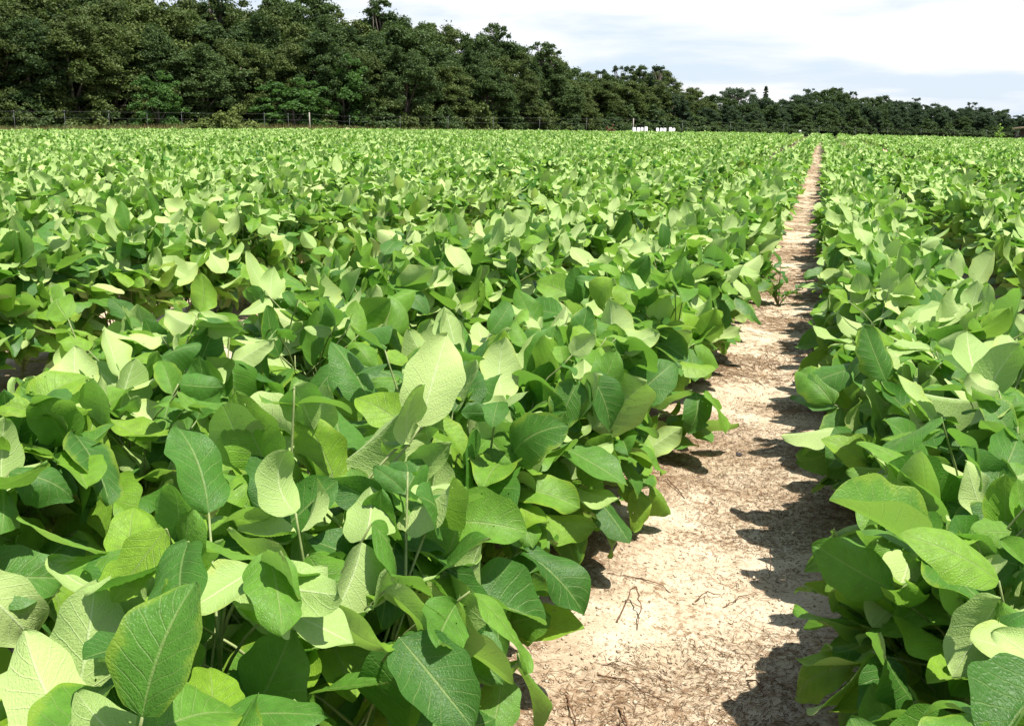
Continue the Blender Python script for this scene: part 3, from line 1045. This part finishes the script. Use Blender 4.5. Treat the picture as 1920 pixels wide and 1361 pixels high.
def crown_pts(seed, n, W, z0, z1, kind):
    r = np.random.default_rng(seed)
    out, rad = [], []
    lobes, H0, nl = [], z1 - z0, 19
    for q in range(nl):
        zt = ((q + 0.5) / nl) ** 0.9
        if kind == 'wall':
            prof = 1.0 - 0.42 * zt ** 3
        else:
            zt = 0.22 + 0.78 * zt
            prof = math.sin(min(1.0, 0.2 + zt * 0.8) * 2.75)
        lr = r.uniform(0.15, 0.23) * W
        aa = q * 2.4 + r.uniform(-0.6, 0.6)
        rr = max(0, W * 0.5 * prof - lr * 0.7) * r.uniform(0.75, 1.1)
        lobes.append((math.cos(aa) * rr, math.sin(aa) * rr, z0 + max(0.2, H0 * zt - lr * 0.75), lr))
    H = z1 - z0
    while len(out) < n:
        if kind in ('round', 'wall'):    # big lobes carrying small clumps on their outer, upper sides
            lx, ly, lz, lr = lobes[r.integers(len(lobes))]
            u = norm(r.normal(0, 1, 3))
            if u[2] < -0.75:
                u[2] = -u[2]
            q = r.uniform(0.62, 1.08)
            p = np.array([lx + u[0] * lr * q, ly + u[1] * lr * q, lz + u[2] * lr * q * 0.95])
            if p[2] < z0 - 0.3 or p[2] > z1:
                continue
            rc = r.uniform(0.32, 0.62) * W / 6.0
        elif kind == 'pine':            # loose tufts with sky between
            zt = r.uniform(0.42, 1) if r.random() < 0.85 else r.uniform(0.2, 0.4)
            a = r.uniform(0, 6.28)
            q = r.random() ** 0.5 * (1.05 - zt * 0.55)
            p = np.array([math.cos(a) * W * 0.5 * q, math.sin(a) * W * 0.5 * q, z0 + H * zt])
            rc = r.uniform(0.28, 0.55) * W / 5.0
        elif kind == 'umbrella':
            a = r.uniform(0, 6.28)
            q = r.random() ** 0.5
            p = np.array([math.cos(a) * W * 0.5 * q, math.sin(a) * W * 0.5 * q, z0 + H * (0.86 - 0.22 * q ** 2 + 0.1 * r.normal() * 0.6)])
            rc = r.uniform(0.4, 0.7) * W / 7.0
        elif kind == 'spire':
            zt = r.random() ** 0.8
            a = r.uniform(0, 6.28)
            q = r.random() ** 0.4 * (1.02 - zt) * (0.7 + 0.3 * math.cos(zt * 30))
            p = np.array([math.cos(a) * W * 0.5 * q, math.sin(a) * W * 0.5 * q, z0 + H * zt])
            rc = (0.18 + 0.25 * (1 - zt)) * W / 3
        else:                            # mound
            a = r.uniform(0, 6.28)
            e = math.asin(r.random())
            q = r.random() ** 0.3
            p = np.array([math.cos(a) * math.cos(e) * W * 0.5 * q, math.sin(a) * math.cos(e) * W * 0.4 * q, z0 + H * math.sin(e) * q * (0.75 + 0.25 * math.sin(a * 2 + seed))])
            rc = r.uniform(0.25, 0.45) * W / 4
        out.append(p)
        rad.append(rc)
    return np.array(out), np.array(rad)


def make_tree_meshes(seed, kind, W, H, z0, n, nper, size, mat, limbs=9):
    C, rc = crown_pts(seed, n, W, z0, H, kind)
    V, F, T = leaf_cloud(C, rc, nper, size, 1.0, seed + 1, 0.4 if kind in ('pine', 'umbrella', 'spire') else 0.62)
    cm = mesh_np('crown', V, F, mat, None, T, False)
    r = np.random.default_rng(seed + 2)
    tb = MB()
    top = H * (0.72 if kind in ('round', 'wall', 'mound') else 0.93)
    zz = np.linspace(-0.15, top, 9)
    tr = np.stack([np.cumsum(r.normal(0, 0.05, 9)) * H / 9, np.cumsum(r.normal(0, 0.05, 9)) * H / 9, zz], 1)
    br = 0.022 * H if kind != 'mound' else 0.03
    tb.tube(tr, br, br * 0.25, 9, wob=0.06)
    for q in range(limbs):
        tgt = C[r.integers(len(C))]
        k = r.integers(2, 7)
        s = tr[k]
        if tgt[2] < s[2] - 0.6:
            tgt = tgt + [0, 0, s[2] - tgt[2] + 0.5]
        m1 = s * 0.6 + tgt * 0.4 + [0, 0, 0.06 * H * r.random()]
        m2 = s * 0.25 + tgt * 0.75 + r.normal(0, 0.15, 3)
        tb.tube([s, m1, m2, tgt], br * 0.42, br * 0.12, 6)
    return cm, tb.mesh('trunk', M_BARK)


PROTO = {}
for k in range(5):
    PROTO['oak%d' % k] = (make_tree_meshes(100 + k * 13, 'wall' if k % 2 == 0 else 'round', 6.0, 9.0, 0.5 if k % 2 == 0 else 1.0, 250, 165, 0.085,
                                           [M_OLIVE, M_DEEP][k % 2] if k < 4 else M_OLIVE), 6.0, 9.0)
for k in range(3):
    PROTO['far%d' % k] = (make_tree_meshes(300 + k * 17, ['wall', 'round', 'wall'][k], 7.0, 9.0, 0.4, 240, 110, 0.125, [M_DEEP, M_FAR, M_FAR][k]), 7.0, 9.0)
PROTO['fresh'] = (make_tree_meshes(411, 'wall', 4.0, 5.0, 0.2, 140, 110, 0.085, M_FRESH, 6), 4.0, 5.0)
PROTO['pine'] = (make_tree_meshes(501, 'pine', 5.0, 10.0, 1.0, 60, 95, 0.15, M_FAR, 22), 5.0, 10.0)
PROTO['pine_b'] = (make_tree_meshes(517, 'pine', 4.4, 10.0, 1.0, 70, 95, 0.14, M_DEEP, 20), 4.4, 10.0)
PROTO['umbrella'] = (make_tree_meshes(531, 'umbrella', 7.0, 9.0, 1.0, 60, 120, 0.15, M_FAR, 22), 7.0, 9.0)
PROTO['spire'] = (make_tree_meshes(547, 'spire', 3.2, 10.0, 2.2, 70, 90, 0.13, M_FAR, 8), 3.2, 10.0)
PROTO['shrub'] = (make_tree_meshes(601, 'mound', 4.0, 2.4, 0.1, 60, 120, 0.09, M_OLIVE, 5), 4.0, 2.4)
PROTO['shrub_b'] = (make_tree_meshes(613, 'mound', 4.0, 2.6, 0.1, 60, 120, 0.10, M_DEEP, 5), 4.0, 2.6)
PROTO['shrub_light'] = (make_tree_meshes(627, 'mound', 4.5, 2.4, 0.1, 80, 150, 0.085, tree_leaf_mat("light_shrub_foliage", (0.07, 0.10, 0.025), (0.17, 0.21, 0.055)), 5), 4.5, 2.4)
PROTO['rusty'] = (make_tree_meshes(641, 'mound', 1.6, 2.0, 0.1, 30, 60, 0.09, M_RUST, 5), 1.6, 2.0)


def put_tree(proto, px, dist, top_y, label, cat='tree', group=None, name='tree', wid=None, kind_wid=None):
    (cm, tm), W, H = PROTO[proto]
    x, y, z = at_dist(px, top_y, dist)
    g = float(rise(x, y))
    h = max(0.6, z - g)
    sz = h / H
    if kind_wid:
        wid = min(wid, max(3.8, kind_wid * h))
    sx = (wid / W) if wid else sz ** 0.6 * trng.uniform(0.9, 1.12)
    root = link(name, None, None, (x, y, g - 0.02))
    root.rotation_euler = (0, 0, trng.uniform(0, 6.28))
    root.scale = (sx, sx * trng.uniform(0.92, 1.08), sz)
    tag(root, label, cat, group)
    link('trunk', tm, root)
    link('crown', cm, root)
    return root


def top_at(px):
    return float(np.interp(px, [-200, 0, 350, 385, 400, 430, 600, 628, 660, 740, 800, 900, 980, 1040, 1060, 1120, 1180, 1240, 1280, 1330,
                                1350, 1480, 1510, 1570, 1610, 1700, 1750, 1800, 1830, 1870, 1895, 1960, 2100],
                           [-60, -45, -12, 12, 18, -5, -8, 14, 26, 10, 44, 56, 74, 94, 132, 142, 132, 130, 152, 178,
                            186, 184, 172, 172, 180, 190, 192, 204, 200, 203, 213, 216, 226]))


def dist_at(px):
    return float(np.interp(px, [-200, 0, 400, 700, 1000, 1060, 1150, 1330, 1500, 1920, 2100], [70, 71, 76, 82, 98, 112, 132, 160, 195, 250, 270]))


LG = "trees in the wood on the left"
oak_l = {0: "dense olive tree leafed to the ground in the left wood", 1: "deep green tree with a lumpy crown in the left wood"}
# back rank makes the skyline
for rank, (dd, sp, hy, jit) in enumerate(((13, 62, 0, 12), (6.5, 70, 26, 20), (0.5, 78, 62, 34))):
    px = -150 + rank * 23
    while px < 1052:
        d = dist_at(px) + dd + trng.uniform(-1.2, 1.2)
        k = int(trng.integers(5))
        ty = top_at(px) + hy + trng.uniform(-0.15, 1) * jit
        put_tree('oak%d' % k, px, d, ty, ["broad olive-green tree leafed down to the ground, back rank of the left wood",
                 "dense tree in the middle rank of the left wood, partly hidden", "lower olive-green tree in the front rank of the left wood, behind the wire fence"][rank],
                 'tree', ["tall trees at the back of the left wood", "trees in the middle of the left wood", "front trees of the left wood"][rank], 'tree',
                 wid=trng.uniform(6.2, 8.6) if rank < 2 else trng.uniform(4.6, 6.4))
        px += sp * trng.uniform(0.85, 1.15)
# the lower wood on the right, farther off
for rank, (dd, sp, hy, jit) in enumerate(((14, 52, 0, 10), (5, 58, 14, 16), (0, 66, 30, 20))):
    px = 1062 + rank * 15
    while px < 1990:
        d = dist_at(px) + dd + trng.uniform(-1.5, 1.5)
        k = int(trng.integers(3))
        sc_ = min(1.0, (248 - top_at(px)) / 100)
        ty = top_at(px) + (hy + trng.uniform(-0.2, 1) * jit) * sc_
        put_tree(('far%d' % k) if px > 1330 or trng.random() < 0.4 else 'oak%d' % (2 * int(trng.integers(3))), px, d, ty,
                 ["dark green tree on the skyline of the distant wood at right", "dark tree in the middle of the distant wood at right",
                  "lower dark tree at the front edge of the distant wood at right"][rank],
                 'tree', ["skyline trees of the distant wood", "middle trees of the distant wood", "front trees of the distant wood"][rank], 'tree',
                 wid=trng.uniform(6.5, 9.5), kind_wid=1.0)
        px += sp * (0.66 if px > 1330 else 0.85) * trng.uniform(0.85, 1.15)

# the ones that stand out
put_tree('fresh', 290, 70, 138, "bright green small tree behind the fence, narrow and pointed, left of the light shrub", wid=3.6)
put_tree('fresh', 545, 75, 150, "bright green bushy tree behind the thick pale fence post", wid=6.0)
put_tree('fresh', 640, 80, 108, "bright green tree with a tall crown right of the thick pale fence post", wid=4.6)
put_tree('pine_b', 395, 88, -14, "gappy tree at the notch in the left wood where sky shows through", wid=5.0)
put_tree('pine_b', 712, 95, 4, "spiky-topped pine rising above the left wood's skyline", wid=5.0, name='pine_tree')
put_tree('pine_b', 930, 108, 50, "thin pine showing at the falling skyline of the left wood", wid=4.6, name='pine_tree')
put_tree('pine_b', 1022, 112, 84, "loose-crowned pine at the end of the tall left wood", wid=5.2, name='pine_tree')
put_tree('pine', 1128, 150, 132, "slim loose pine just right of the tall left wood", wid=4.5, name='pine_tree')
put_tree('pine', 1165, 150, 124, "loose pine between the slim pine and the twin-lobed one", wid=4.6, name='pine_tree')
put_tree('pine_b', 1200, 152, 126, "fuller rounded pine next to the airy pine", wid=5.4, name='pine_tree')
put_tree('pine', 1234, 152, 124, "airy pine with sky showing through its crown, over the white posts", wid=4.8, name='pine_tree')
put_tree('umbrella', 1384, 195, 160, "flat-topped umbrella pine standing above the distant wood", wid=7.4, name='pine_tree')
put_tree('spire', 1437, 205, 160, "narrow dark spire of a conifer on the distant skyline", wid=4.0, name='conifer_tree')
put_tree('pine', 1516, 225, 167, "feathery pine above the end of the sandy path", wid=5.5, name='pine_tree')
put_tree('pine', 1568, 230, 165, "broad feathery pine right of the one over the path", wid=7.0, name='pine_tree')
put_tree('pine', 1600, 235, 172, "small feathery pine on the slope of the distant skyline", wid=3.6, name='pine_tree')
put_tree('pine', 1720, 245, 184, "tiny two-tufted pine on the distant skyline at right", wid=3.6, name='pine_tree')
put_tree('pine', 1824, 260, 192, "two-tufted pine near the right end of the distant skyline", wid=4.0, name='pine_tree')
put_tree('shrub_light', 432, 66.5, 197, "light green mounded shrub spilling over the wire fence", 'shrub', None, 'shrub', wid=3.6)
put_tree('shrub_light', 378, 66.5, 221, "low light green trailing shrub left of the mounded one", 'shrub', None, 'shrub', wid=3.4)
put_tree('rusty', 1146, 82, 229, "small rust-red bush at the field's far edge left of the white posts", 'shrub', None, 'shrub', wid=1.1)
sh = [(20, 186), (62, 196), (150, 176), (205, 200), (330, 206), (500, 190), (590, 196), (700, 196), (770, 186), (835, 200), (895, 188), (960, 204), (1005, 198), (1060, 206), (1095, 200)]
for i, (px, ty) in enumerate(sh):
    put_tree(['shrub', 'shrub_b'][i % 2], px, dist_at(px) - 2.2, ty, ["olive-green shrub at the foot of the left wood behind the wire fence",
             "dark green shrub at the foot of the left wood behind the wire fence"][i % 2], 'shrub',
             ["olive shrubs along the foot of the left wood", "dark shrubs along the foot of the left wood"][i % 2], 'shrub', wid=trng.uniform(3.6, 5.2))
px = -120
while px < 1100:
    put_tree(['shrub_b', 'shrub'][int(trng.integers(2))], px, dist_at(px) + trng.uniform(2, 9), 178 + trng.uniform(-14, 14), "dark undergrowth shrub between the trunks of the left wood", 'shrub',
             "undergrowth shrubs inside the left wood", 'shrub', wid=trng.uniform(4.5, 6.0))
    px += trng.uniform(28, 42)
px = 1110
while px < 1960:
    put_tree('shrub_b', px, dist_at(px) - 4, top_at(px) + (248 - top_at(px)) * trng.uniform(0.55, 0.75), "dark low shrub at the foot of the distant wood at right", 'shrub',
             "dark shrubs along the foot of the distant wood", 'shrub', wid=trng.uniform(5, 7))
    px += trng.uniform(30, 48)

# ------------------------------------------------------------------ fence
M_STEEL = simple_mat("weathered_steel", (0.06, 0.065, 0.06), (0.16, 0.165, 0.16), 20, 0.55, 0.1)
M_POST = simple_mat("grey_post_wood", (0.22, 0.20, 0.17), (0.40, 0.37, 0.32), 8, 0.85, 0.3, stretch=(1, 1, 0.15))


def fdist(px):
    return float(np.interp(px, [-100, 0, 600, 1100, 1300, 1470, 1610, 1730, 2000], [65.5, 66, 70.5, 75, 83, 93, 103, 108, 112]))


fx, fy, _ = at_dist(580, 235, fdist(580))
fence = link("wire_fence", None, None, (fx, fy, 0))
tag(fence, "long wire fence on thin posts between the field and the woods", "fence")
tops = [(-60, 206), (25, 207), (120, 207), (203, 208), (275, 209), (340, 210), (430, 211), (495, 212), (540, 213), (655, 217), (750, 218), (840, 218.5), (925, 219.5),
        (1012, 220), (1100, 221.5), (1280, 227), (1370, 229), (1470, 233), (1537, 236), (1605, 238.5), (1665, 240), (1728, 241.5), (1790, 243), (1850, 244.5), (1910, 246), (1970, 247)]
wire_top = []
for px, ty in sorted(tops + [(580, 212), (1188, 223)]):
    d = fdist(px)
    x, y, z = at_dist(px, ty, d)
    g = float(rise(x, y))
    mb = MB()
    if px in (580, 1188):
        mb.tube([[0, 0, g - 0.2], [0.006, 0, z * 0.5], [-0.01, 0.01, z + 0.03]], 0.042, 0.038, 10)
        o = mb.build('post', M_POST, fence, (x - fx, y - fy, 0), False)
        o['label'] = "thick pale wooden fence post"
    else:
        mb.tube([[0, 0, g - 0.2], [0, 0, (g + z) / 2], [0, 0, z]], 0.013, 0.013, 6)
        mb.box((0, 0, z - 0.05), (0.075, 0.03, 0.08))
        mb.build('post', M_STEEL, fence, (x - fx, y - fy, 0), False)
    wire_top.append((x - fx, y - fy, z - 0.06, g))
WT = np.array(wire_top)
for fr in (1.0, 0.76, 0.4):
    pts = []
    for a, b_ in zip(WT[:-1], WT[1:]):
        for s in (0, 0.5):
            q = a * (1 - s) + b_ * s
            pts.append([q[0], q[1], q[3] + (q[2] - q[3]) * fr - (0.02 if s else 0)])
    mb = MB()
    mb.tube(pts, 0.003, 0.003, 4)
    mb.build('wire', M_STEEL, fence)

# ------------------------------------------------------------------ white posts at the far edge of the field
M_WHITE = simple_mat("white_paint", (0.74, 0.74, 0.74), (0.82, 0.82, 0.81), 12, 0.5, 0.05)
M_CAP = simple_mat("white_cap", (0.70, 0.70, 0.70), (0.78, 0.78, 0.78), 12, 0.5, 0.05)
wp = [(1189, 239.2, 6.4, "widest flat-topped white post, leftmost, under the thick fence post"), (1197, 239.3, 5.4, "second white post from the left in the group of four"),
      (1203.6, 239.2, 5.2, "third white post from the left in the group of four"), (1211.3, 238.0, 6.0, "tallest white post, right end of the group of four"),
      (1232.6, 240.2, 4.8, "left post of the three short white posts in the middle"), (1239.8, 240.3, 4.8, "centre post of the three short white posts"),
      (1246.4, 240.3, 5.4, "right post of the three short white posts in the middle"), (1257, 239.1, 5.4, "taller post of the white pair at the right end"),
      (1263.2, 240.5, 5.4, "shorter round-topped post of the white pair, rightmost of all")]
for px, ty, wd, lab in wp:
    d = 76.0 + trng.uniform(-0.3, 0.3)
    x, y, z = at_dist(px, ty, d)
    g = float(rise(x, y))
    r_ = wd * d / FPX / 2
    o = link('white_post', None, None, (x, y, g))
    tag(o, lab, 'post', 'white posts standing at the far edge of the field')
    mb = MB()
    hh = z - g
    mb.tube([[0, 0, -0.1], [0, 0, hh * 0.5], [0, 0, hh - r_ * 0.35]], r_, r_ * 0.99, 14)
    mb.build('shaft', M_WHITE, o, None, True)
    cp = MB()
    th = np.linspace(0, 1, 5)
    prof = [(r_ * 1.0, hh - r_ * 0.35 + 0.001), (r_ * 1.0, hh - r_ * 0.2), (r_ * 0.86, hh - r_ * 0.06), (r_ * 0.5, hh - 0.002), (0.001, hh)]
    V = [[a * math.cos(q), a * math.sin(q), zz] for a, zz in prof for q in np.arange(14) * 2 * math.pi / 14]
    F = [[i * 14 + j, i * 14 + (j + 1) % 14, (i + 1) * 14 + (j + 1) % 14, (i + 1) * 14 + j] for i in range(4) for j in range(14)]
    cp.add(V, F)
    cp.build('cap', M_CAP, o, None, True)

# pale heap of sand behind the field edge, left of centre
x, y, z = at_dist(650, 239.2, 70)
g = float(rise(x, y))
mb = MB()
a = np.linspace(0, 2 * math.pi, 24, endpoint=False)
V = []
for q in np.linspace(0, 1, 9):
    for aa in a:
        rr = q * 0.75 * (1 + 0.15 * math.sin(3 * aa + 1) + 0.06 * math.sin(7 * aa))
        V.append([rr * math.cos(aa) * 1.2, rr * math.sin(aa), (z - g) * (1 - q) ** 1.0 * (0.92 + 0.08 * math.cos(5 * aa * q)) - 0.05 * q])
F = [[i * 24 + j, (i + 1) * 24 + j, (i + 1) * 24 + (j + 1) % 24, i * 24 + (j + 1) % 24] for i in range(8) for j in range(24)]
mb.add(V, F)
o = mb.build('sand_heap', simple_mat("pale_sand", (0.50, 0.40, 0.30), (0.66, 0.56, 0.44), 9, 0.95, 0.4), None, (x, y, g))
tag(o, "small pale heap of sand just beyond the field edge below the fence", "heap")

# a lone white marker by the far fence
x, y, z = at_dist(1500, 246.8, 84)
mb = MB()
g = float(rise(x, y))
mb.tube([[0, 0, -0.1], [0, 0, (z - g) * 0.6], [0, 0, z - g]], 0.02, 0.02, 8)
o = link('marker_stake', None, None, (x, y, g))
tag(o, "lone small white-topped marker stake by the far fence", "stake")
mb.build('stake', M_STEEL, o)
mb = MB()
mb.box((0, 0, z - g + 0.02), (0.16, 0.06, 0.14))
mb.build('top_plate', M_WHITE, o, None, False)

# the shed at the right edge of the picture
M_BOARD = simple_mat("dark_boards", (0.035, 0.028, 0.025), (0.08, 0.065, 0.055), 14, 0.85, 0.3, stretch=(1, 1, 0.1))
M_ROOF = simple_mat("tan_roofing", (0.42, 0.30, 0.20), (0.58, 0.44, 0.32), 10, 0.8, 0.2)
x, y, z = at_dist(1934, 238, 86)
ang = math.atan2(-x, y)
o = link('field_shed', None, None, (x, y, 0))
o.rotation_euler = (0, 0, ang)
tag(o, "low dark field shed with a tan lean-to roof at the right edge", "shed")
mb = MB()
mb.box((0.12, 0.6, 0.62), (1.7, 0.9, 1.3))
mb.build('wall', M_BOARD, o, None, False)
mb = MB()
ra = R(7)
mb.box((0, 0.3, z + 0.01), (2.55, 1.9, 0.09), [[math.cos(ra), 0, -math.sin(ra)], [0, 1, 0], [math.sin(ra), 0, math.cos(ra)]])
mb.build('roof', M_ROOF, o, None, False)
mb = MB()
mb.tube([[-1.25, -0.35, -0.05], [-1.05, -0.3, 0.5], [-0.88, -0.25, 1.0]], 0.045, 0.04, 8)
mb.build('brace', M_POST, o, None, False)
mb = MB()
for sx_ in (-1.0, 1.05):
    mb = MB()
    mb.tube([[sx_, -0.45, -0.1], [sx_, -0.45, 0.7], [sx_, -0.45, z - 0.14 + sx_ * 0.12]], 0.045, 0.045, 8)
    mb.build('post', M_BOARD, o, None, False)

# ------------------------------------------------------------------ dry grass behind the left edge of the field
grng = np.random.default_rng(77)
n = 9000
az = np.degrees(grng.uniform(R(-47), R(-17), n))
wgt = np.interp(az, [-47, -36, -33, -29, -24, -17], [1, 0.9, 1, 0.9, 0.35, 0.2])
ok = grng.random(n) < wgt
az = az[ok]
n = len(az)
dd = field_edge(az) + grng.uniform(0.3, 3.2, n)
bx, by = dd * np.sin(np.radians(az)), dd * np.cos(np.radians(az))
hh = grng.uniform(0.45, 0.80, n) + 0.22 * np.interp(az, [-47, -40, -36, -33, -29, -26, -17], [0, 0.3, 0.8, 1, 1, 0.4, 0])
ln = grng.normal(0, 0.18, (n, 2))
wv = grng.uniform(0.008, 0.02, n)
ca = grng.uniform(0, 3.14, n)
sdv = np.stack([np.cos(ca) * wv, np.sin(ca) * wv, 0 * wv], -1)
b0 = np.stack([bx, by, rise(bx, by) - 0.02], -1)
b1 = b0 + np.stack([ln[:, 0] * 0.4 * hh, ln[:, 1] * 0.4 * hh, hh * 0.6], -1)
b2 = b0 + np.stack([ln[:, 0] * hh, ln[:, 1] * hh, hh], -1)
V = np.stack([b0 - sdv, b0 + sdv, b1 - sdv * 0.8, b1 + sdv * 0.8, b2 - sdv * 0.15, b2 + sdv * 0.15], 1).reshape(-1, 3)
q = np.arange(n)[:, None] * 6
F = np.concatenate([q + [[0, 1, 3, 2]], q + [[2, 3, 5, 4]]])
M_DRY = tree_leaf_mat("dry_grass", (0.14, 0.15, 0.045), (0.36, 0.29, 0.13), (0.25, 0.24, 0.08), 0.3)
go = link("dry_grass", mesh_np("dry_grass", V, F, M_DRY, None, np.repeat(grng.uniform(0, 1, n), 6), False))
tag(go, "tan and green grass strip along the far left field edge", "grass", None, "stuff")
